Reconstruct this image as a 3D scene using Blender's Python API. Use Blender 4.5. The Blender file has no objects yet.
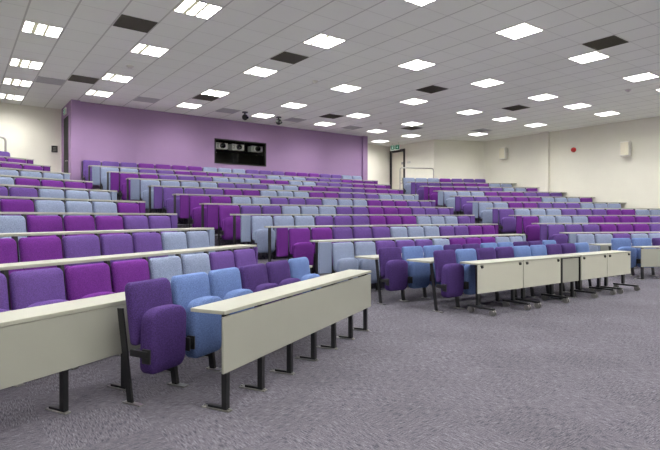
import bpy, bmesh, math, random
from mathutils import Vector, Matrix
random.seed(7)
scene = bpy.context.scene
C = scene.collection
PI = math.pi

# ------------------------------------------------------------------ camera
F_PX, YAW, HOR, EYE = 505.0, 0.6385, 217.0, 1.407
CEIL = EYE + 3.646
TILE = 0.684
cam_d = bpy.data.cameras.new('camera')
cam = bpy.data.objects.new('camera', cam_d)
C.objects.link(cam)
cam.location = (0, 0, EYE)
cam.rotation_euler = (PI / 2, 0, -YAW)
cam_d.sensor_fit = 'HORIZONTAL'
cam_d.sensor_width = 36.0
cam_d.lens = F_PX / 660.0 * 36.0
cam_d.shift_y = -(225.0 - HOR) / 660.0
cam_d.clip_start = 0.05
cam_d.clip_end = 200
scene.camera = cam

def in_view(x, y, z, m=0):
    d = x * math.sin(YAW) + y * math.cos(YAW)
    if d < 0.3: return False
    u = 330 + F_PX * (x * math.cos(YAW) - y * math.sin(YAW)) / d
    v = HOR - F_PX * (z - EYE) / d
    return -m < u < 660 + m and -m < v < 450 + m

# ------------------------------------------------------------------ materials
def lin(c):
    return tuple((v / 255 / 12.92) if v / 255 <= 0.04045 else ((v / 255 + 0.055) / 1.055) ** 2.4 for v in c) + (1,)

def new_mat(name):
    m = bpy.data.materials.new(name); m.use_nodes = True
    nt = m.node_tree; nt.nodes.clear()
    out = nt.nodes.new('ShaderNodeOutputMaterial')
    b = nt.nodes.new('ShaderNodeBsdfPrincipled')
    nt.links.new(b.outputs[0], out.inputs[0])
    return m, nt, b

def plain(name, rgb, rough=0.5, metal=0.0, noise=0.03, scale=30.0, bump=0.0):
    m, nt, b = new_mat(name)
    b.inputs['Roughness'].default_value = rough
    b.inputs['Metallic'].default_value = metal
    tc = nt.nodes.new('ShaderNodeTexCoord')
    n = nt.nodes.new('ShaderNodeTexNoise'); n.inputs['Scale'].default_value = scale; n.inputs['Detail'].default_value = 3
    nt.links.new(tc.outputs['Object'], n.inputs['Vector'])
    r = nt.nodes.new('ShaderNodeValToRGB')
    c = lin(rgb)
    r.color_ramp.elements[0].position = 0.3; r.color_ramp.elements[1].position = 0.7
    r.color_ramp.elements[0].color = tuple(v * (1 - noise) for v in c[:3]) + (1,)
    r.color_ramp.elements[1].color = tuple(min(1, v * (1 + noise)) for v in c[:3]) + (1,)
    nt.links.new(n.outputs['Fac'], r.inputs['Fac'])
    nt.links.new(r.outputs['Color'], b.inputs['Base Color'])
    if bump:
        bp = nt.nodes.new('ShaderNodeBump'); bp.inputs['Strength'].default_value = bump; bp.inputs['Distance'].default_value = 0.004
        nt.links.new(n.outputs['Fac'], bp.inputs['Height']); nt.links.new(bp.outputs['Normal'], b.inputs['Normal'])
    return m

def fabric(name, rgb, flecks=0.22):
    m = plain(name, rgb, rough=0.95, noise=flecks, scale=120.0, bump=0.25)
    b = [n for n in m.node_tree.nodes if n.type == 'BSDF_PRINCIPLED'][0]
    b.inputs['Specular IOR Level'].default_value = 0.15
    b.inputs['Sheen Weight'].default_value = 0.25
    b.inputs['Sheen Roughness'].default_value = 0.5
    b.inputs['Sheen Tint'].default_value = lin(tuple(min(255, int(v * 1.25)) for v in rgb))
    return m

def emit(name, rgb, s):
    m = bpy.data.materials.new(name); m.use_nodes = True
    nt = m.node_tree; nt.nodes.clear()
    out = nt.nodes.new('ShaderNodeOutputMaterial'); e = nt.nodes.new('ShaderNodeEmission')
    e.inputs[0].default_value = lin(rgb); e.inputs[1].default_value = s
    nt.links.new(e.outputs[0], out.inputs[0])
    return m

LIGHT = 71.0
def luminaire(name, rgb, s):
    # a louvred fitting: gives most of its light straight down, less towards the side
    m = emit(name, rgb, s); nt = m.node_tree; N = nt.nodes.new
    e = [n for n in nt.nodes if n.type == 'EMISSION'][0]
    g = N('ShaderNodeNewGeometry'); d = N('ShaderNodeVectorMath'); d.operation = 'DOT_PRODUCT'
    nt.links.new(g.outputs['Incoming'], d.inputs[0]); nt.links.new(g.outputs['Normal'], d.inputs[1])
    a = N('ShaderNodeMapRange'); a.interpolation_type = 'SMOOTHSTEP'; a.inputs[1].default_value = 0.12; a.inputs[2].default_value = 0.9; a.inputs[3].default_value = s*0.10; a.inputs[4].default_value = s
    nt.links.new(d.outputs['Value'], a.inputs[0]); nt.links.new(a.outputs[0], e.inputs[1])
    return m

M = {
    'P': fabric('purple_fabric', (96, 71, 135), 0.28),
    'M': fabric('magenta_fabric', (100, 44, 126), 0.28),
    'G': fabric('grey_blue_fabric', (130, 141, 168), 0.36),
    'D': fabric('dark_purple_fabric', (68, 49, 102), 0.4),
    'B': fabric('blue_fabric', (94, 115, 162), 0.32),
    'lam': plain('cream_laminate', (164, 165, 153), 0.35, noise=0.015, scale=4),
    'tabpanel': plain('pale_cream_laminate', (188, 188, 175), 0.45, noise=0.015, scale=4),
    'panel': plain('grey_cream_laminate', (157, 158, 148), 0.45, noise=0.015, scale=4),
    'black': plain('black_steel', (24, 25, 28), 0.45, noise=0.1),
    'plastic': plain('black_plastic', (16, 16, 17), 0.35, noise=0.1),
    'steel': plain('bright_steel', (160, 160, 156), 0.3, 0.9, noise=0.05),
    'rail': plain('brushed_steel', (170, 168, 162), 0.35, 0.7, noise=0.05),
    'purple_wall': plain('purple_paint', (152, 124, 164), 0.75, noise=0.02, scale=2),
    'cream_wall': plain('cream_paint', (229, 227, 215), 0.8, noise=0.015, scale=2),
    'white': plain('white_plastic', (228, 226, 220), 0.45, noise=0.02),
    'grille': plain('dark_grille', (84, 81, 68), 0.7, noise=0.1, scale=200),
    'greyvent': plain('grey_grille', (186, 186, 186), 0.7, noise=0.1, scale=200),
    'lightframe': plain('white_fixture', (225, 220, 200), 0.5, noise=0.01),
    'lamp': luminaire('lamp_diffuser', (255, 253, 248), LIGHT),
    'divider': emit('perforated_divider', (222, 216, 190), 0.65),
    'green': emit('exit_green', (10, 110, 80), 0.6),
    'signwhite': emit('exit_white', (225, 240, 232), 0.7),
    'red': plain('red_plastic', (170, 20, 26), 0.4),
    'dark': plain('dark_interior', (30, 30, 28), 0.8),
    'casing': plain('projector_white', (246, 246, 242), 0.45, noise=0.01),
    'shelf': plain('grey_shelf', (120, 120, 112), 0.6),
    'lensglass': plain('lens_glass', (12, 12, 16), 0.1),
    'doorblack': plain('black_door', (14, 13, 15), 0.7),
    'doorcream': plain('cream_door', (226, 222, 205), 0.5, noise=0.02, scale=3),
    'tread': plain('dark_stair_carpet', (52, 48, 58), 0.95, noise=0.25, scale=120),
}
# glass
m, nt, b = new_mat('booth_glass')
b.inputs['Base Color'].default_value = (0.98, 1.0, 0.99, 1); b.inputs['Roughness'].default_value = 0.02
b.inputs['Transmission Weight'].default_value = 1.0; b.inputs['IOR'].default_value = 1.1
M['glass'] = m

# carpet tiles: streaks turned a quarter from tile to tile
def carpet(name, c0, c1):
    m, nt, b = new_mat(name)
    b.inputs['Roughness'].default_value = 0.97
    b.inputs['Specular IOR Level'].default_value = 0.1
    N = nt.nodes.new; Lk = nt.links.new
    tc = N('ShaderNodeTexCoord')
    ch = N('ShaderNodeTexChecker'); ch.inputs['Scale'].default_value = 1 / 0.6
    ch.inputs['Color1'].default_value = (0, 0, 0, 1); ch.inputs['Color2'].default_value = (1, 1, 1, 1)
    mp0 = N('ShaderNodeMapping'); mp0.inputs['Location'].default_value = (0.13, 0.21, 0.3)
    Lk(tc.outputs['Object'], mp0.inputs['Vector']); Lk(mp0.outputs[0], ch.inputs['Vector'])
    res = []
    for sc in ((14, 150, 14), (150, 14, 14)):
        mp = N('ShaderNodeMapping'); mp.inputs['Scale'].default_value = sc
        n = N('ShaderNodeTexNoise'); n.inputs['Scale'].default_value = 1.0; n.inputs['Detail'].default_value = 4; n.inputs['Roughness'].default_value = 0.7
        Lk(tc.outputs['Object'], mp.inputs['Vector']); Lk(mp.outputs[0], n.inputs['Vector'])
        res.append(n)
    mx = N('ShaderNodeMix'); mx.data_type = 'FLOAT'
    Lk(ch.outputs['Fac'], mx.inputs[0]); Lk(res[0].outputs['Fac'], mx.inputs[2]); Lk(res[1].outputs['Fac'], mx.inputs[3])
    r = N('ShaderNodeValToRGB'); r.color_ramp.elements[0].position = 0.36; r.color_ramp.elements[1].position = 0.64
    r.color_ramp.elements[0].color = lin(c0); r.color_ramp.elements[1].color = lin(c1)
    Lk(mx.outputs[0], r.inputs['Fac'])
    # fine pile speckle
    n2 = N('ShaderNodeTexNoise'); n2.inputs['Scale'].default_value = 120; n2.inputs['Detail'].default_value = 2
    Lk(tc.outputs['Object'], n2.inputs['Vector'])
    mr = N('ShaderNodeMapRange'); mr.inputs[1].default_value = 0.3; mr.inputs[2].default_value = 0.7; mr.inputs[3].default_value = 0.7; mr.inputs[4].default_value = 1.3
    Lk(n2.outputs['Fac'], mr.inputs[0])
    # slow wear
    n3 = N('ShaderNodeTexNoise'); n3.inputs['Scale'].default_value = 0.9; n3.inputs['Detail'].default_value = 3
    Lk(tc.outputs['Object'], n3.inputs['Vector'])
    mr3 = N('ShaderNodeMapRange'); mr3.inputs[1].default_value = 0.3; mr3.inputs[2].default_value = 0.7; mr3.inputs[3].default_value = 0.9; mr3.inputs[4].default_value = 1.1
    Lk(n3.outputs['Fac'], mr3.inputs[0])
    mu = N('ShaderNodeMath'); mu.operation = 'MULTIPLY'; Lk(mr.outputs[0], mu.inputs[0]); mrc = N('ShaderNodeMapRange'); mrc.inputs[3].default_value = 0.97; mrc.inputs[4].default_value = 1.03; Lk(ch.outputs['Fac'], mrc.inputs[0])
    mu2 = N('ShaderNodeMath'); mu2.operation = 'MULTIPLY'; Lk(mr3.outputs[0], mu2.inputs[0]); Lk(mrc.outputs[0], mu2.inputs[1])
    Lk(mu2.outputs[0], mu.inputs[1])
    mc = N('ShaderNodeMix'); mc.data_type = 'RGBA'; mc.blend_type = 'MULTIPLY'; mc.inputs[0].default_value = 1
    Lk(r.outputs['Color'], mc.inputs[6]); Lk(mu.outputs[0], mc.inputs[7])
    Lk(mc.outputs[2], b.inputs['Base Color'])
    bp = N('ShaderNodeBump'); bp.inputs['Strength'].default_value = 0.35; bp.inputs['Distance'].default_value = 0.006
    Lk(mx.outputs[0], bp.inputs['Height']); Lk(bp.outputs[0], b.inputs['Normal'])
    return m
M['carpet'] = carpet('carpet_tiles', (54, 52, 62), (116, 113, 122))

# ceiling tiles with exposed T-bar grid, its shadow gaps painted in as darker lines
def ceiling_mat():
    m, nt, b = new_mat('ceiling_tiles')
    b.inputs['Roughness'].default_value = 0.9
    b.inputs['Specular IOR Level'].default_value = 0.2
    N = nt.nodes.new; Lk = nt.links.new
    tc = N('ShaderNodeTexCoord'); sx = N('ShaderNodeSeparateXYZ'); Lk(tc.outputs['Object'], sx.inputs[0])
    masks = []
    for ax, off, w in (('X', 1.485, 0.022), ('Y', -0.108, 0.012)):
        a = N('ShaderNodeMath'); a.operation = 'DIVIDE'; Lk(sx.outputs[ax], a.inputs[0]); a.inputs[1].default_value = TILE
        s = N('ShaderNodeMath'); s.operation = 'SUBTRACT'; Lk(a.outputs[0], s.inputs[0]); s.inputs[1].default_value = off - 0.5
        f = N('ShaderNodeMath'); f.operation = 'FLOORED_MODULO'; Lk(s.outputs[0], f.inputs[0]); f.inputs[1].default_value = 1.0
        d = N('ShaderNodeMath'); d.operation = 'SUBTRACT'; Lk(f.outputs[0], d.inputs[0]); d.inputs[1].default_value = 0.5
        ab = N('ShaderNodeMath'); ab.operation = 'ABSOLUTE'; Lk(d.outputs[0], ab.inputs[0])
        lt = N('ShaderNodeMath'); lt.operation = 'LESS_THAN'; Lk(ab.outputs[0], lt.inputs[0]); lt.inputs[1].default_value = w
        masks.append(lt)
    k0 = N('ShaderNodeMath'); k0.operation = 'MULTIPLY'; k0.inputs[1].default_value = 0.45; Lk(masks[0].outputs[0], k0.inputs[0])
    k1 = N('ShaderNodeMath'); k1.operation = 'MULTIPLY'; k1.inputs[1].default_value = 0.25; Lk(masks[1].outputs[0], k1.inputs[0])
    mm = N('ShaderNodeMath'); mm.operation = 'MAXIMUM'; Lk(k0.outputs[0], mm.inputs[0]); Lk(k1.outputs[0], mm.inputs[1])
    # small tone difference between tiles
    vo = N('ShaderNodeTexWhiteNoise'); vo.noise_dimensions = '2D'
    cmb = N('ShaderNodeCombineXYZ')
    for ax, off, i in (('X', 1.485, 0), ('Y', -0.108, 1)):
        a = N('ShaderNodeMath'); a.operation = 'DIVIDE'; Lk(sx.outputs[ax], a.inputs[0]); a.inputs[1].default_value = TILE
        s = N('ShaderNodeMath'); s.operation = 'SUBTRACT'; Lk(a.outputs[0], s.inputs[0]); s.inputs[1].default_value = off
        fl = N('ShaderNodeMath'); fl.operation = 'FLOOR'; Lk(s.outputs[0], fl.inputs[0]); Lk(fl.outputs[0], cmb.inputs[i])
    Lk(cmb.outputs[0], vo.inputs['Vector'])
    tr = N('ShaderNodeValToRGB')
    tr.color_ramp.elements[0].color = lin((245, 247, 239)); tr.color_ramp.elements[1].color = lin((248, 250, 243))
    Lk(vo.outputs['Value'], tr.inputs['Fac'])
    mc = N('ShaderNodeMix'); mc.data_type = 'RGBA'; Lk(mm.outputs[0], mc.inputs[0])
    Lk(tr.outputs['Color'], mc.inputs[6]); mc.inputs[7].default_value = lin((140, 137, 128))
    Lk(mc.outputs[2], b.inputs['Base Color'])
    return m
M['ceiling'] = ceiling_mat()

# ------------------------------------------------------------------ mesh helpers
def obj(name, bm, mat, parent=None, smooth=False, loc=None):
    me = bpy.data.meshes.new(name)
    bm.normal_update()
    bmesh.ops.recalc_face_normals(bm, faces=bm.faces[:])
    if smooth:
        for f in bm.faces: f.smooth = True
    bm.to_mesh(me); bm.free()
    for mm in (mat if isinstance(mat, (list, tuple)) else [mat]): me.materials.append(mm)
    o = bpy.data.objects.new(name, me); C.objects.link(o)
    if parent: o.parent = parent
    if loc: o.location = loc
    return o

def box(bm, x0, x1, y0, y1, z0, z1, bevel=0.0, mi=0):
    vs = [bm.verts.new(p) for p in ((x0,y0,z0),(x1,y0,z0),(x1,y1,z0),(x0,y1,z0),(x0,y0,z1),(x1,y0,z1),(x1,y1,z1),(x0,y1,z1))]
    fs = [bm.faces.new([vs[i] for i in q]) for q in ((0,3,2,1),(4,5,6,7),(0,1,5,4),(1,2,6,5),(2,3,7,6),(3,0,4,7))]
    for f in fs: f.material_index = mi
    if bevel:
        es = set(e for f in fs for e in f.edges)
        r = bmesh.ops.bevel(bm, geom=list(es), offset=bevel, segments=2, affect='EDGES', profile=0.5)
        for f in r['faces']: f.material_index = mi
    return vs

def prism(bm, pts, z0, z1, mi=0):
    a = [bm.verts.new((x, y, z0)) for x, y in pts]; b_ = [bm.verts.new((x, y, z1)) for x, y in pts]
    fs = [bm.faces.new(a[::-1]), bm.faces.new(b_)]
    n = len(pts)
    for i in range(n):
        fs.append(bm.faces.new((a[i], a[(i+1) % n], b_[(i+1) % n], b_[i])))
    for f in fs: f.material_index = mi

def bar(bm, p0, p1, w, d):
    """slanted bar, width w along x, depth d along y, ends cut level"""
    a = [bm.verts.new((p0[0]+sx*w/2, p0[1]+sy*d/2, p0[2])) for sx, sy in ((-1,-1),(1,-1),(1,1),(-1,1))]
    b_ = [bm.verts.new((p1[0]+sx*w/2, p1[1]+sy*d/2, p1[2])) for sx, sy in ((-1,-1),(1,-1),(1,1),(-1,1))]
    bm.faces.new(a[::-1]); bm.faces.new(b_)
    for i in range(4): bm.faces.new((a[i], a[(i+1)%4], b_[(i+1)%4], b_[i]))

def cyl(bm, p0, p1, r0, r1=None, n=16):
    r1 = r0 if r1 is None else r1
    p0 = Vector(p0); p1 = Vector(p1); ax = (p1-p0).normalized()
    u = ax.orthogonal().normalized(); v = ax.cross(u)
    A = [bm.verts.new(p0 + r0*(math.cos(2*PI*i/n)*u + math.sin(2*PI*i/n)*v)) for i in range(n)]
    B = [bm.verts.new(p1 + r1*(math.cos(2*PI*i/n)*u + math.sin(2*PI*i/n)*v)) for i in range(n)]
    bm.faces.new(A[::-1]); bm.faces.new(B)
    for i in range(n): bm.faces.new((A[i], A[(i+1)%n], B[(i+1)%n], B[i]))

def tube(bm, pts, r, n=10):
    pts = [Vector(p) for p in pts]; rings = []
    for i, p in enumerate(pts):
        t = (pts[min(i+1, len(pts)-1)] - pts[max(i-1, 0)]).normalized()
        u = t.cross(Vector((0.31, 0.17, 0.93))).normalized() if abs(t.z) < 0.9 else t.cross(Vector((1, 0.2, 0))).normalized()
        v = t.cross(u)
        rings.append([bm.verts.new(p + r*(math.cos(2*PI*k/n)*u + math.sin(2*PI*k/n)*v)) for k in range(n)])
    for a, b_ in zip(rings, rings[1:]):
        best = min(range(n), key=lambda s: (b_[s].co - a[0].co).length)
        b2 = b_[best:] + b_[:best]
        if (b2[1].co - a[1].co).length > (b2[-1].co - a[1].co).length: b2 = [b2[0]] + b2[:0:-1]
        for k in range(n): bm.faces.new((a[k], a[(k+1)%n], b2[(k+1)%n], b2[k]))
        b_[:] = b2
    bm.faces.new(rings[0][::-1]); bm.faces.new(rings[-1])

def fillet(pts, r, n=6):
    """round the inner corners of a polyline"""
    P = [Vector(p) for p in pts]; out = [P[0]]
    for a, b_, c in zip(P, P[1:], P[2:]):
        d0 = (a-b_).normalized(); d1 = (c-b_).normalized()
        for i in range(n+1):
            t = i/n; out.append(b_ + d0*r*(1-t)**2 + d1*r*t**2)
    out.append(P[-1]); return out

def pad(bm, outline, y_back, thick, bulge, lean, z_top):
    """upholstered pad: outline in x,z; lofted front to back with soft edges and a swelling front; front faces -y"""
    cx = 0.0; zs = [p[1] for p in outline]; cz = (min(zs)+max(zs))/2
    hw = max(p[0] for p in outline); hh = (max(zs)-min(zs))/2
    rings = []
    for ins, y in ((0.012, 0.0), (0.0, 0.012), (0.0, thick-0.026), (0.006, thick-0.010), (0.018, thick), (0.07, thick+bulge*0.7), (0.14, thick+bulge)):
        ring = []
        for x, z in outline:
            xx = cx + (x-cx)*(1-ins/hw); zz = cz + (z-cz)*(1-ins/hh)
            ring.append(bm.verts.new((xx, y_back - y - (z_top-zz)*lean, zz)))
        rings.append(ring)
    n = len(outline)
    for a, b_ in zip(rings, rings[1:]):
        for i in range(n): bm.faces.new((a[i], a[(i+1)%n], b_[(i+1)%n], b_[i]))
    bm.faces.new(rings[0][::-1]); bm.faces.new(rings[-1])

def rrect(hw, z0, z1, rt, rb, n=6):
    pts = []
    for cx, cz, r, a0 in ((hw-rt, z1-rt, rt, 0), (-hw+rt, z1-rt, rt, 90), (-hw+rb, z0+rb, rb, 180), (hw-rb, z0+rb, rb, 270)):
        for i in range(n+1):
            a = math.radians(a0 + 90*i/n); pts.append((cx + r*math.cos(a), cz + r*math.sin(a)))
    return pts

def arch(hw, z0, zs, z1, rb, n=6):
    """cushion outline: straight sides to zs, then a flat arch up to z1"""
    pts = []; N = 16
    for i in range(N+1):
        a = PI*i/N
        c, s = math.cos(a), math.sin(a)
        pts.append((hw*math.copysign(abs(c)**0.6, c), zs + (z1-zs)*abs(s)**0.9))
    for cx, a0 in ((-hw+rb, 180), (hw-rb, 270)):
        for i in range(n+1):
            a = math.radians(a0 + 90*i/n); pts.append((cx + rb*math.cos(a), z0+rb + rb*math.sin(a)))
    return pts

def struct(name, bm, mat, parent=None):
    o = obj(name, bm, mat, parent)
    if parent is None: o['kind'] = 'structure'
    return o

def tag(o, label, cat, group=None, kind=None):
    o['label'] = label; o['category'] = cat
    if group: o['group'] = group
    if kind: o['kind'] = kind
    return o

def thing(name, label, cat, loc=(0,0,0), rz=0.0, group=None):
    o = bpy.data.objects.new(name, None); C.objects.link(o)
    o.empty_display_size = 0.2
    o.location = loc; o.rotation_euler = (0, 0, rz)
    return tag(o, label, cat, group)

ORD = ['zeroth','first','second','third','fourth','fifth','sixth','seventh','eighth','ninth','tenth','eleventh','twelfth','thirteenth','fourteenth','fifteenth','sixteenth','seventeenth','eighteenth','nineteenth','twentieth']
COL = {'P':'purple','M':'magenta','G':'grey-blue','D':'dark purple','B':'bright blue'}

# ------------------------------------------------------------------ seating layout
RISE = 0.244
BLK = {'C': (-0.031, 7.514, 1.093), 'L': (0.480, 4.373, 1.069), 'R': (-0.421, 12.023, 1.065)}
def row_frame(b, q):
    a = BLK[b][0]
    return Vector((math.cos(a), math.sin(a), 0)), Vector((-math.sin(a), math.cos(a), 0)), a
def tier_z(k): return (k-1)*RISE + (0.05 if k == 10 else 0)
def row_q(b, k): return BLK[b][1] + (k-1)*BLK[b][2]
def at(b, q, s, y=0.0, z=0.0):
    u, n, a = row_frame(b, q)
    return u*s + n*(q+y) + Vector((0, 0, z))

# ------------------------------------------------------------------ room
XL, XR, YF, YB = -3.4, 20.45, -4.0, 19.15
bm = bmesh.new(); box(bm, XL-0.2, XR+0.2, YF-0.2, YB+2.2, -0.2, 0.0); struct('floor', bm, M['carpet'])
bm = bmesh.new(); box(bm, XL-0.2, XR+0.2, YF-0.2, YB+2.2, CEIL, CEIL+0.15); struct('ceiling', bm, M['ceiling'])

def aisle(side, q_c):   # aisle centre lines (x as function of y)
    return (4.45 - (q_c-7.2)*0.240) if side == 'L' else (12.25 + (q_c-7.2)*0.325)
def isect(b, q, side):
    u, n, a = row_frame(b, q); y = 8.0
    for _ in range(30):
        x = aisle(side, y); y = (q - n.x*x)/n.y
    return (aisle(side, y), y)
bm = bmesh.new()
for k in range(2, 11):
    z = tier_z(k)
    d = 0.16
    zl = z - RISE - 0.08
    qL = row_q('L', k-1) + d; qC = row_q('C', k-1) + d; qR = row_q('R', k-1) + d
    pl = isect('L', qL, 'L'); pc0 = isect('C', qC, 'L'); pc1 = isect('C', qC, 'R'); pr = isect('R', qR, 'R')
    uL, nL, _ = row_frame('L', qL); uR, nR, _ = row_frame('R', qR)
    yl = (qL - nL.x*XL)/nL.y; yr = (qR - nR.x*XR)/nR.y
    YT = YB
    tl = (aisle('L', YT), YT); tr = (aisle('R', YT), YT)
    prism(bm, [(XL, yl), pl, tl, (XL, YT)], zl, z)
    prism(bm, [pc0, pc1, tr, tl], zl, z)
    prism(bm, [pr, (XR, yr), (XR, YT), tr], zl, z)
o = struct('floor', bm, M['carpet'])
# half steps up the two aisles
bm = bmesh.new()
for k in range(2, 11):
    z = (k-1)*RISE
    for side, b, q in (('L', 'C', row_q('C', k-1)+0.16), ('R', 'C', row_q('C', k-1)+0.16)):
        x, y = isect(b, q, side); w = 0.42
        if side == 'R': x += 0.05
        prism(bm, [(x-w, y-0.42), (x+w, y-0.42), (x+w, y+0.05), (x-w, y+0.05)], z-RISE, z-RISE/2)
o = struct('stair', bm, M['tread'])

# walls
def wall_line(bm, p, q, z0, z1, t, mi=0):
    """wall from p to q, thickness t to the left-hand side of p->q"""
    d = Vector((q[0]-p[0], q[1]-p[1])).normalized(); n = Vector((-d.y, d.x))*t
    prism(bm, [p, q, (q[0]+n.x, q[1]+n.y), (p[0]+n.x, p[1]+n.y)], z0, z1, mi)
bm = bmesh.new(); wall_line(bm, (2.89, YB), (XL, YB), 0, CEIL, -0.2); struct('wall_back', bm, M['cream_wall'])
bm = bmesh.new(); wall_line(bm, (XL, YB), (XL, YF), 0, CEIL, -0.2); struct('wall_left', bm, M['cream_wall'])
bm = bmesh.new(); wall_line(bm, (XL, YF), (XR, YF), 0, CEIL, -0.2); struct('wall_front', bm, M['cream_wall'])
bm = bmesh.new(); wall_line(bm, (XR, YF), (XR, 15.10), 0, CEIL, -0.2)
box(bm, XR-0.16, XR, 11.75, 12.13, 1.0, CEIL)          # boxed column on the wall
struct('wall_right', bm, M['cream_wall'])
bm = bmesh.new(); wall_line(bm, (XR, 15.10), (18.08, 16.16), 0, CEIL, -0.2); struct('wall_angle', bm, M['cream_wall'])
# wall with the right-hand door (opening y 18.10..19.06, z 2.196..4.78)
FT = tier_z(10)
bm = bmesh.new()
box(bm, 18.08, 18.28, 16.16, 18.08, 0, CEIL); box(bm, 18.08, 18.28, 18.08, 19.08, 4.78, CEIL); box(bm, 18.08, 18.28, 19.08, YB, 0, CEIL)
struct('wall_door_side', bm, M['cream_wall'])
bm = bmesh.new(); wall_line(bm, (18.08, YB), (15.0, YB), 0, CEIL, -0.2); struct('wall_recess', bm, M['cream_wall'])

# purple projection-room wall with window opening; end piers stand a little proud
PY = 17.47
WX0, WX1, WZ0, WZ1 = 7.68, 9.82, 3.40, 4.30
bm = bmesh.new()
box(bm, 3.15, WX0, PY, PY+0.15, 0, CEIL); box(bm, WX1, 14.74, PY, PY+0.15, 0, CEIL)
box(bm, WX0, WX1, PY, PY+0.15, 0, WZ0); box(bm, WX0, WX1, PY, PY+0.15, WZ1, CEIL)
box(bm, 2.89, 3.15, PY-0.12, PY+0.15, 0, CEIL); box(bm, 14.74, 15.0, PY-0.12, PY+0.15, 0, CEIL)
struct('wall_purple', bm, M['purple_wall'])
bm = bmesh.new()
box(bm, 2.89, 3.04, PY+0.15, 17.74, 0, CEIL); box(bm, 2.89, 3.04, 18.70, YB, 0, CEIL); box(bm, 2.89, 3.04, 17.74, 18.70, 4.66, CEIL)
struct('wall_purple_side', bm, M['purple_wall'])
bm = bmesh.new(); box(bm, 14.85, 15.0, PY+0.15, YB, 0, CEIL); struct('wall_purple_right', bm, M['purple_wall'])
# black door in the purple side wall
bm = bmesh.new(); box(bm, 2.885, 2.95, 17.76, 18.68, FT, 4.64)
d1 = obj('door_1', bm, M['doorblack']); d1['kind'] = 'structure'
bm = bmesh.new()
box(bm, 2.878, 3.04, 17.72, 17.76, FT, 4.66); box(bm, 2.878, 3.04, 18.68, 18.72, FT, 4.66); box(bm, 2.878, 3.04, 17.72, 18.72, 4.64, 4.68)
obj('door_frame', bm, M['purple_wall'], d1)
bm = bmesh.new(); cyl(bm, (2.89, 17.9, 3.2), (2.83, 17.9, 3.2), 0.018); tube(bm, [(2.835, 17.9, 3.2), (2.835, 18.03, 3.2)], 0.014)
obj('door_handle', bm, M['steel'], d1)
# cream door, black frame
bm = bmesh.new(); box(bm, 18.10, 18.15, 18.14, 19.02, FT, 4.70)
d2 = obj('door_2', bm, M['doorcream']); d2['kind'] = 'structure'
bm = bmesh.new()
box(bm, 18.03, 18.2, 18.05, 18.14, FT, 4.83); box(bm, 18.03, 18.2, 19.02, 19.11, FT, 4.83); box(bm, 18.03, 18.2, 18.14, 19.02, 4.70, 4.83)
obj('door_frame', bm, M['plastic'], d2)
bm = bmesh.new(); tube(bm, [(18.09, 18.24, 3.25), (18.05, 18.24, 3.25), (18.05, 18.36, 3.25)], 0.014); box(bm, 18.085, 18.1, 18.21, 18.27, 3.12, 3.38)
obj('door_handle', bm, M['steel'], d2)
bm = bmesh.new(); box(bm, 18.04, 18.1, 18.16, 18.28, 4.05, 4.17); obj('door_closer', bm, M['steel'], d2)

# projection window
bm = bmesh.new()
fw = 0.035
box(bm, WX0-0.01, WX0+fw, PY-0.02, PY+0.12, WZ0-0.01, WZ1+0.01); box(bm, WX1-fw, WX1+0.01, PY-0.02, PY+0.12, WZ0-0.01, WZ1+0.01)
box(bm, WX0+fw, WX1-fw, PY-0.02, PY+0.12, WZ0-0.01, WZ0+fw); box(bm, WX0+fw, WX1-fw, PY-0.02, PY+0.12, WZ1-fw, WZ1+0.01)
w1 = obj('window_1', bm, M['dark']); w1['kind'] = 'structure'
bm = bmesh.new(); box(bm, WX0+fw, WX1-fw, PY+0.05, PY+0.056, WZ0+fw, WZ1-fw); obj('pane', bm, M['glass'], w1)
# projection room shell
bm = bmesh.new()
box(bm, 7.2, 10.4, 18.75, 18.85, 2.9, 4.75); box(bm, 7.1, 7.2, PY+0.15, 18.85, 2.9, 4.75); box(bm, 10.4, 10.5, PY+0.15, 18.85, 2.9, 4.75)
box(bm, 7.1, 10.5, PY+0.15, 18.85, 4.75, 4.85); box(bm, 7.1, 10.5, PY+0.15, 18.85, 2.8, 2.9)
struct('wall_booth', bm, M['dark'])
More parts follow.
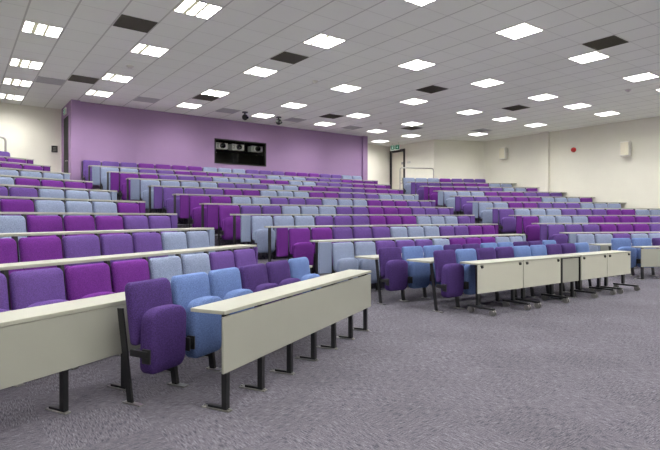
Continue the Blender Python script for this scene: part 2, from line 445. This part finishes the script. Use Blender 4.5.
# shelf carrying the projectors
sh = thing('projector_shelf', 'grey shelf behind the projection window, under the three projectors', 'shelf', (8.8, 18.05, 3.97))
bm = bmesh.new(); box(bm, -1.35, 1.35, -0.2, 0.2, -0.03, 0.0, 0.004); obj('shelf_board', bm, M['dark'], sh)
for sx in (-1.2, 0, 1.2):
    bm = bmesh.new(); bar(bm, (sx, -0.18, -1.07), (sx, -0.18, -0.03), 0.04, 0.04); bar(bm, (sx, 0.18, -1.07), (sx, 0.18, -0.03), 0.04, 0.04); obj('shelf_leg', bm, M['dark'], sh)
for px, pz, lab, wd in ((8.14, 0, 'white projector at the left of the projection window', 0.5), (8.82, 0.0, 'grey-white projector in the middle of the projection window', 0.52), (9.64, 0.0, 'white projector at the right of the projection window', 0.5)):
    t = thing('projector', lab, 'projector', (px, 18.02, 3.97), 0, 'projectors in the booth')
    bm = bmesh.new(); box(bm, -wd/2, wd/2, -0.17, 0.17, 0.03, 0.26, 0.02); obj('casing', bm, M['casing'], t)
    for sx in (-0.2, 0.2):
        bm = bmesh.new(); cyl(bm, (sx, 0, 0), (sx, 0, 0.03), 0.025); obj('foot', bm, M['plastic'], t)
    bm = bmesh.new(); cyl(bm, (0.02, -0.16, 0.145), (0.02, -0.24, 0.145), 0.1, 0.1, 24); lh = obj('lens', bm, M['plastic'], t, False)
    bm = bmesh.new(); cyl(bm, (0.02, -0.235, 0.145), (0.02, -0.245, 0.145), 0.07, 0.07, 24); obj('lens_glass', bm, M['lensglass'], lh)
    bm = bmesh.new()
    for i in range(5): box(bm, -wd/2+0.03, -wd/2+0.12, -0.175, -0.16, 0.07+i*0.035, 0.085+i*0.035)
    obj('vent_grille', bm, M['shelf'], t)

# ------------------------------------------------------------------ ceiling fixtures
def tx(i, j): return ((i + 0.5 + 1.485)*TILE, (j + 0.5 - 0.108)*TILE)
frame_mesh = lamp_meshes = None
def light_proto():
    h = TILE/2*0.935
    bm = bmesh.new()
    box(bm, -h, -h+0.014, -h, h, -0.012, 0.0); box(bm, h-0.014, h, -h, h, -0.012, 0)
    box(bm, -h+0.014, h-0.014, -h, -h+0.014, -0.012, 0); box(bm, -h+0.014, h-0.014, h-0.014, h, -0.012, 0)
    t = thing('ceiling_light', 'x', 'ceiling light')
    obj('frame', bm, M['lightframe'], t)
    for x0, x1 in ((-0.165, -0.09), (0.04, 0.09)):
        bm = bmesh.new(); box(bm, x0, x1, -h+0.014, h-0.014, -0.010, -0.001); obj('divider', bm, M['divider'], t)
    for x0, x1 in ((-h+0.014, -0.165), (-0.09, 0.04), (0.09, h-0.014)):
        bm = bmesh.new(); box(bm, x0, x1, -h+0.014, h-0.014, -0.010, -0.001); obj('diffuser', bm, M['lamp'], t)
    return t
def dup(root, loc, rz=None, sx=None):
    r = root.copy(); C.objects.link(r); r.location = loc
    if rz is not None: r.rotation_euler = (0, 0, rz)
    for ch in root.children:
        c = ch.copy(); C.objects.link(c); c.parent = r
        for g in ch.children:
            d = g.copy(); C.objects.link(d); d.parent = c
    return r
spots = [(0,16),(0,20),(0,23),(0,26),(3,12),(3,16),(3,20),(3,23),(7,8),(7,12),(7,16),(7,20),(7,23),(11,8),(11,12),(11,16),(11,20),(11,23),
         (15,8),(15,12),(15,16),(15,20),(15,23),(19,8),(19,12),(19,16),(19,20),(19,23),(22,8),(22,12),(22,16),(22,23),(22,26),(25,12),(25,16),(25,20)]
extra = [(0,12),(0,8),(3,8),(-4,8),(-4,12),(-4,16),(-4,20),(-4,23),(25,8)] + [(i, j) for j in (4, 0, -4) for i in (-4, 0, 3, 7, 11, 15, 19, 22, 25)]
lp = light_proto(); first = True
rows_l = {}
for i, j in spots: rows_l.setdefault(j, []).append(i)
jl = sorted(rows_l)
for (i, j) in spots + extra:
    x, y = tx(i, j)
    o = lp if first else dup(lp, (x, y, CEIL))
    first = False
    o.location = (x, y, CEIL)
    o['group'] = 'recessed ceiling lights'
    if (i, j) in spots:
        o['label'] = f'square recessed ceiling light, {ORD[sorted(rows_l[j]).index(i)+1]} from the left in the {ORD[jl.index(j)+1]} line back'
    else:
        o['label'] = 'square recessed ceiling light over the front floor, outside the photograph'

def vent(i, j, m, label, grp):
    x, y = tx(i, j); h = TILE/2*0.94
    t = thing('ceiling_vent', label, 'vent', (x, y, CEIL), 0, grp)
    bm = bmesh.new()
    box(bm, -h, -h+0.02, -h, h, -0.012, 0); box(bm, h-0.02, h, -h, h, -0.012, 0); box(bm, -h+0.02, h-0.02, -h, -h+0.02, -0.012, 0); box(bm, -h+0.02, h-0.02, h-0.02, h, -0.012, 0)
    obj('frame', bm, m, t)
    bm = bmesh.new(); box(bm, -h+0.02, h-0.02, -h+0.02, h-0.02, -0.003, 0)
    for q in range(1, 16): a = -h+0.02+(2*h-0.04)*q/16; box(bm, a-0.004, a+0.004, -h+0.02, h-0.02, -0.009, -0.003)
    obj('grille', bm, m, t)
for i, j, lab in ((2,14,'dark square ceiling vent near the top left, left of a light'), (2,21,'dark ceiling vent on the left, in front of the purple corner'), (7,14,'dark ceiling vent at top centre-left between two lights'),
                  (7,21,'small dark ceiling vent beside a light, above left end of the purple wall'), (14,7,'dark ceiling vent at the upper right, touching a light'), (14,14,'dark ceiling vent above the middle of the room, right of centre'),
                  (20,14,'dark ceiling vent on the right, between two lights'), (14,21,'dark ceiling vent near the right end of the purple wall'), (20,21,'dark ceiling vent far back, before the exit sign')):
    vent(i, j, M['grille'], lab, 'dark ceiling vents')
for i, j, lab in ((1,22,'grey ceiling vent at far left beside a light'), (5,23,'grey ceiling vent above the left part of the purple wall'), (9,23,'grey ceiling vent left of the two hanging cameras'), (13,23,'grey ceiling vent right of the two hanging cameras'),
                  (17,23,'grey ceiling vent above the right end of the purple wall'), (24,19,'grey ceiling vent before the angled cream wall')):
    vent(i, j, M['greyvent'], lab, 'grey ceiling vents')
for x, y, lab in ((3.39,12.67,'round smoke detector between lights at the upper left'), (7.75,11.11,'round smoke detector near the middle of the ceiling'), (13.22,14.5,'round smoke detector above the right end of purple wall'), (1.37,16.69,'small round detector at the far left of the ceiling'), (15.49,6.53,'dark round detector at the right, between lights')):
    t = thing('smoke_detector', lab, 'smoke detector', (x, y, CEIL), 0, 'ceiling detectors')
    bm = bmesh.new(); cyl(bm, (0,0,0), (0,0,-0.03), 0.085, 0.08, 20); obj('base', bm, M['white'], t)
    bm = bmesh.new(); cyl(bm, (0,0,-0.03), (0,0,-0.065), 0.06, 0.04, 20); obj('sensor_head', bm, M['white'], t)
for x, y, lab in ((8.08,15.84,'black ceiling camera, left of the two above the projection window'), (9.47,15.9,'black ceiling camera, right of the two above the projection window')):
    t = thing('security_camera', lab, 'camera', (x, y, CEIL), 0.4, 'black ceiling cameras')
    bm = bmesh.new(); cyl(bm, (0,0,0), (0,0,-0.03), 0.1, 0.1, 18); cyl(bm, (0,0,-0.03), (0,0,-0.1), 0.03, 0.03, 12); obj('mount', bm, M['plastic'], t)
    bm = bmesh.new(); bmesh.ops.create_uvsphere(bm, u_segments=18, v_segments=12, radius=0.105, matrix=Matrix.Translation((0,0,-0.18))); hd = obj('camera_head', bm, M['plastic'], t, True)
    bm = bmesh.new(); cyl(bm, (0,-0.09,-0.2), (0,-0.13,-0.215), 0.045, 0.04, 16); obj('lens', bm, M['lensglass'], hd)

# exit signs
def exit_sign(name, loc, rz, label, w, h, hang):
    t = thing(name, label, 'exit sign', loc, rz, 'green exit signs')
    bm = bmesh.new(); box(bm, -w/2, w/2, -0.02, 0.02, -h/2, h/2, 0.004); obj('sign_box', bm, M['white'], t)
    if hang:
        bm = bmesh.new()
        for sx in (-w/3, w/3): cyl(bm, (sx, 0, h/2), (sx, 0, hang), 0.006)
        obj('hanger', bm, M['steel'], t)
    for i, (x0, x1) in enumerate(((-w/2+0.03, -0.02), (0.02, w/2-0.03))):
        bm = bmesh.new(); box(bm, x0, x1, -0.026, -0.02, -h/2+0.03, h/2-0.03); g = obj('sign_panel', bm, M['green'], t)
        cx = (x0+x1)/2; s = h*0.34
        bm = bmesh.new(); y0, y1 = -0.030, -0.026
        if i == 0:     # running figure
            cyl(bm, (cx+0.1*s, y1, 0.75*s), (cx+0.1*s, y0, 0.75*s), 0.2*s, 0.2*s, 12)
            for (ax, az), (bx, bz), r in (((0.0,0.5),(-0.1,-0.1),0.14), ((0.0,0.42),(0.45,0.2),0.07), ((0.0,0.42),(-0.45,0.3),0.07), ((-0.1,-0.1),(0.35,-0.3),0.09), ((0.35,-0.3),(0.25,-0.8),0.08), ((-0.1,-0.1),(-0.25,-0.5),0.09), ((-0.25,-0.5),(-0.65,-0.6),0.08)):
                d = Vector((bx-ax, bz-az)).normalized()*r*s; n_ = Vector((-d.y, d.x))
                q = [(cx+ax*s+n_.x, az*s+n_.y), (cx+bx*s+n_.x, bz*s+n_.y), (cx+bx*s-n_.x, bz*s-n_.y), (cx+ax*s-n_.x, az*s-n_.y)]
                A = [bm.verts.new((x, y0, z)) for x, z in q]; B = [bm.verts.new((x, y1, z)) for x, z in q]
                bm.faces.new(A); bm.faces.new(B[::-1])
                for e in range(4): bm.faces.new((A[e], A[(e+1)%4], B[(e+1)%4], B[e]))
        else:          # arrow
            q = [(-0.15,0.7),(0.15,0.7),(0.15,-0.1),(0.5,-0.1),(0,-0.75),(-0.5,-0.1),(-0.15,-0.1)]
            A = [bm.verts.new((cx+x*s, y0, z*s)) for x, z in q]; B = [bm.verts.new((cx+x*s, y1, z*s)) for x, z in q]
            bm.faces.new(A); bm.faces.new(B[::-1])
            for e in range(7): bm.faces.new((A[e], A[(e+1)%7], B[(e+1)%7], B[e]))
        obj('pictogram', bm, M['signwhite'], g)
exit_sign('exit_sign', (17.4, 18.05, 4.83), -PI/2+0.15, 'green exit sign hanging by the cream door with black frame', 0.56, 0.27, CEIL-4.83)
exit_sign('exit_sign', (2.868, 18.32, 4.84), -PI/2, 'green exit sign over the black door in the purple corner', 0.36, 0.2, 0)

# wall fittings
for y, z0, z1, lab in ((13.92, 4.07, 4.60, 'white wall speaker further back, near the angled corner'), (8.63, 3.70, 4.24, 'white wall speaker nearer the camera, at the right edge')):
    t = thing('wall_speaker', lab, 'speaker', (XR, y, z0), 0, 'white wall speakers')
    h = z1-z0
    bm = bmesh.new(); box(bm, -0.30, -0.08, -0.17, 0.17, 0, h, 0.025); obj('cabinet', bm, M['white'], t)
    bm = bmesh.new(); box(bm, -0.312, -0.298, -0.14, 0.14, 0.03, h-0.03, 0.006); obj('speaker_grille', bm, M['lightframe'], t)
    bm = bmesh.new(); box(bm, -0.08, 0.0, -0.05, 0.05, h*0.3, h*0.7); obj('wall_bracket', bm, M['white'], t)
t = thing('fire_alarm', 'small red fire alarm sounder on the right cream wall', 'fire alarm', (XR, 10.71, 4.17))
bm = bmesh.new(); cyl(bm, (0,0,0), (-0.06,0,0), 0.1, 0.095, 22); obj('base', bm, M['red'], t)
bm = bmesh.new(); cyl(bm, (-0.06,0,0), (-0.12,0,0), 0.075, 0.05, 22); obj('sounder_dome', bm, M['red'], t)
t = thing('wall_switch', 'small pale switch plate on the wall right of cream door', 'switch', (18.08, 17.78, 4.12))
bm = bmesh.new(); box(bm, -0.02, 0, -0.1, 0.1, -0.04, 0.04, 0.004); obj('plate', bm, M['greyvent'], t)
bm = bmesh.new(); box(bm, -0.03, -0.02, -0.05, 0.05, -0.015, 0.015); obj('switch_rocker', bm, M['white'], t)
t = thing('wall_switch', 'small black square switch plate on cream wall left of purple corner', 'switch', (2.68, YB, 3.69))
bm = bmesh.new(); box(bm, -0.09, 0.09, -0.04, 0, -0.11, 0.11, 0.008); obj('casing', bm, M['plastic'], t)
bm = bmesh.new()
for r_ in range(3):
    for c_ in range(3): box(bm, -0.05+c_*0.038, -0.026+c_*0.038, -0.046, -0.04, -0.07+r_*0.05, -0.04+r_*0.05)
obj('buttons', bm, M['shelf'], t)

# handrails
t = thing('handrail', 'brushed steel guard rail behind back row in front of cream door', 'handrail', (0, 0, 0), 0, 'steel guard rails')
p0 = Vector((16.33, 16.63, 0)); p1 = Vector((17.83, 15.96, 0)); zt = 3.66
bm = bmesh.new(); tube(bm, fillet([(p0.x, p0.y, FT), (p0.x, p0.y, zt), (p1.x, p1.y, zt), (p1.x, p1.y, FT)], 0.12), 0.026, 12); obj('top_rail', bm, M['rail'], t, True)
bm = bmesh.new(); tube(bm, [(p0.x, p0.y, 2.95), (p1.x, p1.y, 2.95)], 0.018, 10); obj('middle_rail', bm, M['rail'], t, True)
t = thing('handrail', 'brushed steel guard rail at the far left by the cream wall', 'handrail', (0, 0, 0), 0, 'steel guard rails')
bm = bmesh.new(); tube(bm, fillet([(-1.4, 16.6, FT), (-1.4, 16.6, 3.66), (1.15, 17.0, 3.66), (1.15, 17.0, FT)], 0.12), 0.03, 12); obj('top_rail', bm, M['rail'], t, True)

# ------------------------------------------------------------------ chairs
LEAN = 0.15
PITCH0 = 0.54
mesh_cache = {}
def get_mesh(key, build, mat, smooth):
    if key not in mesh_cache:
        bm = bmesh.new(); build(bm)
        bmesh.ops.recalc_face_normals(bm, faces=bm.faces[:])
        if smooth:
            for f in bm.faces: f.smooth = True
        me = bpy.data.meshes.new(key); bm.to_mesh(me); bm.free(); me.materials.append(mat)
        mesh_cache[key] = me
    return mesh_cache[key]
def part(name, key, build, mat, parent, smooth=False):
    o = bpy.data.objects.new(name, get_mesh(key, build, mat, smooth)); C.objects.link(o); o.parent = parent
    return o
HB = 0.249
def b_back(bm): pad(bm, rrect(HB, 0.43, 0.938, 0.055, 0.035), -0.012, 0.062, 0.014, LEAN, 0.938)
def b_back_floor(bm): pad(bm, rrect(HB, 0.43, 0.902, 0.055, 0.035), -0.012, 0.062, 0.014, LEAN, 0.902)
def b_seat(bm): pad(bm, arch(0.222, 0.21, 0.60, 0.71, 0.085), -0.170, 0.110, 0.012, -0.04, 0.72)
def b_seat_low(bm): pad(bm, arch(0.226, 0.165, 0.565, 0.67, 0.08), -0.165, 0.095, 0.012, -0.04, 0.67)
def b_leg(side, top):
    def f(bm): bar(bm, (side*0.2605, -0.105, 0.012), (side*0.2605, 0.0, top), 0.0185, 0.052)
    return f
def b_foot(side):
    def f(bm): box(bm, side*0.2605-0.025, side*0.2605+0.025, -0.22, -0.04, 0.0, 0.012, 0.004)
    return f
def b_bracket(side, dz):
    def f(bm):
        n0 = len(bm.verts)
        box(bm, side*0.243-0.012, side*0.243+0.012, -0.27, -0.09, 0.375, 0.425, 0.004)
        box(bm, side*0.238-0.010, side*0.238+0.010, -0.285, -0.205, 0.33, 0.44, 0.006)
        for v in bm.verts: v.co.z += dz
    return f
def chair(loc, rz, colour, pitch, label, group, top, detail, foot):
    t = thing('tip_up_chair', label, 'chair', loc, rz, group)
    t.scale = (pitch/PITCH0, 1, 1)
    part('backrest', f'backrest_{colour}_{top}', b_back_floor if top < 0.8 else b_back, M[colour], t, True)
    part('seat', f'seat_{colour}_{top}', b_seat if top < 0.8 else b_seat_low, M[colour], t, True)
    for sd in (-1, 1):
        l = part('leg', f'leg_{sd}_{top}', b_leg(sd, top), M['black'], t)
        if foot: part('foot_plate', f'foot_{sd}', b_foot(sd), M['steel'], l)
        if detail: part('hinge_bracket', f'bracket_{sd}_{top}', b_bracket(sd, -0.02 if top < 0.8 else -0.06), M['black'], t)
    return t

T_TOP = 0.954        # underside of the desk over a raised row
def row_desk(b, q, z, s0, s1, label, group, zt, depth, fill=(), ends=(True, True), panel=None, ycut=-0.01, legs=(), off=-0.02):
    """the long desk behind a row of chairs. zt: top above z"""
    u, n, a = row_frame(b, q)
    t = thing('row_desk', label, 'desk', at(b, q, s0, 0, z), a, group)
    L = s1-s0
    bm = bmesh.new(); box(bm, off, L+0.01, ycut, depth, zt-0.03, zt, 0.004); obj('worktop', bm, M['lam'], t)
    for i, x in ((0, 0.02), (1, L-0.02)):
        if ends[i]:
            bm = bmesh.new(); bar(bm, (x, 0.02, 0.0), (x, 0.03, zt-0.03), 0.04, 0.05); obj('leg', bm, M['black'], t)
    for x in legs:
        bm = bmesh.new(); bar(bm, (x-s0, 0.048, 0.012), (x-s0, 0.048, zt-0.03), 0.04, 0.045); box(bm, x-s0-0.018, x-s0+0.018, 0.06, 0.19, 0.012, 0.028); lg = obj('leg', bm, M['black'], t)
        bm = bmesh.new(); box(bm, x-s0-0.024, x-s0+0.024, 0.0, 0.23, 0, 0.010, 0.004); obj('foot_plate', bm, M['steel'], lg)
    for f0, f1, c in fill:
        bm = bmesh.new(); box(bm, f0-s0+0.006, f1-s0-0.006, -0.075, -0.02, 0.40, zt-0.032, 0.008)
        p = obj('end_panel', bm, M[c], t); p['label'] = f'{COL[c]} fabric end panel'
    if panel:
        bm = bmesh.new(); box(bm, panel[0]-s0, panel[1]-s0, 0.005, 0.023, 0.315, zt-0.031, 0.003); obj('modesty_panel', bm, M['panel'], t)
    return t

rows = {
 'C': {1: ('GGPPPGMMMGG', 4.94, 5.25, 10.95, 11.10, 4.97), 2: ('MMPPPGGGPPMM', 4.57, 4.98, 11.32, 11.49, 4.73), 3: ('GGGPPPMMMGGGP', 4.33, 4.71, 11.65, 11.87, 4.49),
       4: ('MPPGGGPPMMMPPP', 4.06, 4.44, 12.02, 12.20, 4.18), 5: ('MMGGPPPGGGMMMPP', 3.79, 4.15, 12.36, 12.55, 3.93), 6: ('PPPMMGGGMMPPPGGG', 3.51, 3.85, 12.65, 12.85, 3.63),
       7: ('GGGGPPPGGMMMPPMMM', 3.23, 3.57, 12.94, 13.14, 3.33), 8: ('MMPPPGGGMMGGPPPMMM', 2.95, 3.28, 13.25, 13.46, 3.05), 9: ('GGPPMMMPPPGGGPPPMMM', 2.65, 2.98, 13.52, 13.74, 2.76),
       10: ('PPPMMMMGGGPPPMMMPPGG', None, 2.67, 13.76, None, None)},
 # left block: colours from the aisle end outward
 'L': {1: ('PPGGMMPPM', 6.31, 6.42), 2: ('GGPPPMMP', 6.59, 6.74), 3: ('PPMMMGGP', 6.86, 7.03), 4: ('MGGGMPP', 7.16, 7.31), 5: ('GGGPPMM', 7.42, 7.57),
       6: ('MMMGGP', 7.67, 7.84), 7: ('GGGGM', 7.92, 8.08), 8: ('MMPGG', 8.16, 8.34), 9: ('MMMG', 8.44, 8.61), 10: ('PPGG', 8.68, None)},
 'R': {1: ('GGPGGP', 9.06, 9.53, 0.588, None, 9.32), 2: ('PPPMMMPPG', 8.86, 9.40, 0.596, None, 9.18), 3: ('MGGGMMMMPP', 8.78, 9.28, 0.598, None, 9.09), 4: ('PGGGPPPMMGG', 8.72, 9.09, 0.602, 15.56, 8.90),
       5: ('GGMMPPPGGG', 8.54, 8.95, 0.594, 15.30, 8.75), 6: ('PPPMMMGGGM', 8.40, 8.80, 0.573, 14.84, 8.61), 7: ('GGGMMMPPP', 8.22, 8.63, 0.594, 14.24, 8.41),
       8: ('MMMPPPGGM', 8.06, 8.47, 0.567, 13.80, 8.28), 9: ('PPPMMMGG', 8.00, 8.33, 0.585, 13.2, 8.13), 10: ('GGGMPPP', None, 8.17, 0.590, None, None)},
}
BN = {'C': 'centre', 'L': 'left', 'R': 'right'}
for b in 'CLR':
    a = BLK[b][0]
    for k, d in rows[b].items():
        q = row_q(b, k); z = tier_z(k); cols = d[0]; n = len(cols)
        grp = f'{BN[b]} block raised row chairs'
        if b == 'C':
            p = (d[3]-d[2])/n; ss = [d[2] - 0.035 + p*(i+0.5) for i in range(n)]
        elif b == 'L':
            p = 0.522; ss = [d[1] - (0.045 if k > 1 else 0.0) - p*(i+0.5) for i in range(n)]
        else:
            p = d[3] - 0.003; ss = [d[2] - 0.03 + p*(i+0.5) for i in range(n)]
        for i, (c, s) in enumerate(zip(cols, ss)):
            frm = 'from the aisle' if b == 'L' else 'from the left'
            rown = 'back row' if k == 10 else ('lowest raised row' if k == 1 else f'{ORD[k]} raised row')
            lab = f'{COL[c]} tip-up chair, {ORD[i+1]} {frm} in the {rown}, {BN[b]} block'
            chair(at(b, q, s, 0, z), a, c, p, lab, grp, T_TOP if k < 10 else 0.90, k <= 3 or i == 0, k == 1)
        if k == 10: continue
        rown = 'lowest raised row' if k == 1 else f'{ORD[k]} raised row'
        lab = f'long narrow cream desk above the chair backs of the {rown}, {BN[b]} block'
        if b == 'C':
            row_desk(b, q, z, d[1], d[4], lab, 'raised row desks', RISE+0.74, 0.28, [(d[5]-0.03, d[2]-0.032, cols[0]), (d[3]-0.032, d[4]-0.05, cols[-1])], off=0.03)
        elif b == 'L':
            row_desk(b, q, z, d[1]-p*n, d[2], lab, 'raised row desks', RISE+0.74, 0.30, [(d[1]-(0.042 if k > 1 else -0.003), d[2]-0.05, cols[0])], (False, True))
        else:
            e = d[2]+p*n; s1 = d[4] or e
            row_desk(b, q, z, d[5]-0.07, s1, lab, 'raised row desks', RISE+0.74, 0.28, [(d[5]-0.03, d[2]-0.03, cols[0])], (False, False))

# floor-level rows
def floor_row(b, q, cols, s0, pitch, lab, grp, rev=False):
    for i, c in enumerate(cols):
        chair(at(b, q, s0 + pitch*(i+0.5)), BLK[b][0], c, pitch, lab(c, i), grp, 0.712, True, True)
QF1, QF2 = 5.38, 6.36
floor_row('C', QF1, 'DBDDBBDDB', 5.59, 0.487, lambda c, i: f'{COL[c]} tip-up chair, {ORD[i+1]} from the left in the floor row behind the wheeled tables', 'front floor row chairs')
floor_row('C', QF2, 'DBBDDBBDDB', 5.34, 0.512, lambda c, i: f'{COL[c]} tip-up chair, {ORD[i+1]} from the left in the second floor row of the centre', 'second floor row chairs')
row_desk('C', QF1, 0, 5.585, 10.05, 'cream desk behind the front floor row of the centre block', 'floor row desks', 0.74, 0.50, (), (False, False))
row_desk('C', QF2, 0, 5.30, 10.46, 'cream desk behind the second floor row of the centre block', 'floor row desks', 0.74, 0.50, (), (False, False))
QL0 = 3.26
floor_row('L', 3.12, 'DBBDDB', 2.757, 0.486, lambda c, i: f'{COL[c]} tip-up chair, {ORD[i+1]} from the left in the front row at near left', 'left front row chairs')
row_desk('L', QL0, 0, 0.55, 6.15, 'long cream desk with grey panel at the left edge, behind the front chairs', 'floor row desks', 0.74, 0.36, (), (False, False), (0.57, 6.10), 0.0,
         [0.86, 1.38, 1.90, 2.43, 2.975, 3.5, 4.03, 4.56, 5.09, 5.62, 6.05])
QR0 = 10.55
floor_row('R', 10.3, 'BBDBB', 9.08, 0.575, lambda c, i: f'{COL[c]} tip-up chair, {ORD[i+1]} from the left in the front row at far right', 'right front row chairs')
row_desk('R', QR0, 0, 9.05, 12.05, 'cream desk with grey panel behind the blue chairs at far right', 'floor row desks', 0.74, 0.36, (), (False, False), (9.07, 9.34), 0.0, [9.13])

# fixed desk in front of the near-left chairs
def fixed_desk(b, q, s0, s1, label, legs, depth=0.30, ztop=0.74, pz=0.29, px=0.0, py=0.003, rot=0.0):
    u, n, a = row_frame(b, q)
    t = thing('fixed_desk', label, 'desk', at(b, q, s0), a+rot, 'fixed front desks')
    L = s1-s0
    bm = bmesh.new(); box(bm, 0, L, -0.005, depth, ztop-0.028, ztop, 0.004); obj('worktop', bm, M['lam'], t)
    bm = bmesh.new(); box(bm, px, L, py, py+0.018, pz, ztop-0.045, 0.003); obj('modesty_panel', bm, M['panel'], t)
    for x in legs:
        yl = 0.022 if x < px else py + 0.042
        bm = bmesh.new(); bar(bm, (x, yl, 0.012), (x, yl, ztop-0.028), 0.042, 0.042)
        box(bm, x-0.018, x+0.018, 0.06, 0.19, 0.012, 0.028)
        lg = obj('leg', bm, M['black'], t)
        bm = bmesh.new(); box(bm, x-0.024, x+0.024, 0.0, 0.25, 0, 0.010, 0.004)
        for yy in (0.012, 0.23): cyl(bm, (x, yy, 0.012), (x, yy, 0.019), 0.011, 0.008, 10)
        obj('foot_plate', bm, M['steel'], lg)
fixed_desk('L', 2.24, 2.89, 5.90, 'long cream fixed desk on seven black legs, in front of the near-left chairs', [0.08+0.474*i for i in range(7)], rot=0.018)
fixed_desk('R', 9.5, 9.22, 11.9, 'cream fixed desk in front of the chairs at the right edge', [0.06+0.52*i for i in range(5)])
fixed_desk('C', 4.76, 8.05, 8.64, 'short cream fixed desk on two black legs between the wheeled tables', [0.03, 0.45], 0.32, px=0.06, py=0.022)

# wheeled tables
def mobile_table(q, s0, s1, label):
    u, n, a = row_frame('C', q)
    t = thing('wheeled_table', label, 'table', at('C', q, s0), a, 'wheeled tables before the centre block')
    L = s1-s0
    bm = bmesh.new(); box(bm, 0, L, -0.005, 0.34, 0.712, 0.74, 0.004); obj('table_top', bm, M['lam'], t)
    bm = bmesh.new(); box(bm, 0.0, L, 0.0, 0.018, 0.30, 0.710, 0.003); p = obj('modesty_panel', bm, M['tabpanel'], t)
    for x in (0.08, L-0.08):
        bm = bmesh.new(); cyl(bm, (x, 0, 0.68), (x, -0.02, 0.68), 0.021, 0.018, 14); box(bm, x-0.03, x+0.03, -0.006, 0, 0.688, 0.705)
        obj('knob', bm, M['plastic'], p)
    for x in (0.09, L-0.15):
        bm = bmesh.new()
        A = []
        for zz, w in ((0.115, 0.055), (0.712, 0.085)):
            A.append([bm.verts.new((x+sx*w/2, 0.075+sy*0.02, zz)) for sx, sy in ((-1,-1),(1,-1),(1,1),(-1,1))])
        bm.faces.new(A[0][::-1]); bm.faces.new(A[1])
        for i in range(4): bm.faces.new((A[0][i], A[0][(i+1)%4], A[1][(i+1)%4], A[1][i]))
        lg = obj('leg', bm, M['black'], t)
        bm = bmesh.new(); box(bm, x-0.03, x+0.03, -0.20, 0.25, 0.078, 0.108, 0.006); obj('foot_bar', bm, M['black'], lg)
        for yy in (-0.16, 0.22):
            bm = bmesh.new()
            for sx in (-0.022, 0.022): cyl(bm, (x+sx-0.009, yy-0.02, 0.042), (x+sx+0.009, yy-0.02, 0.042), 0.042, 0.042, 18)
            box(bm, x-0.012, x+0.012, yy-0.03, yy+0.02, 0.03, 0.085, 0.003); cyl(bm, (x, yy, 0.075), (x, yy, 0.088), 0.018, 0.018, 12)
            obj('castor', bm, M['steel'], lg)
mobile_table(4.75, 5.90, 6.97, 'wheeled cream table, leftmost of the four along the centre front')
mobile_table(4.75, 6.99, 8.02, 'wheeled cream table, second from left, left of the short fixed desk')
mobile_table(4.75, 8.67, 9.55, 'wheeled cream table, third from left, right of the short fixed desk')
mobile_table(4.75, 9.57, 10.46, 'wheeled cream table, rightmost of the four along the centre front')

# ------------------------------------------------------------------ world and view
w = bpy.data.worlds.new('world'); scene.world = w; w.use_nodes = True
w.node_tree.nodes['Background'].inputs[0].default_value = (0.9, 0.93, 1.0, 1)
w.node_tree.nodes['Background'].inputs[1].default_value = 0.0
scene.view_settings.view_transform = 'Standard'
scene.view_settings.look = 'None'
scene.view_settings.exposure = 0.0
scene.view_settings.gamma = 1.0
scene.view_settings.use_curve_mapping = False
scene.cycles.max_bounces = 8
scene.cycles.diffuse_bounces = 6
scene.cycles.use_denoising = True
scene.cycles.sample_clamp_indirect = 8.0
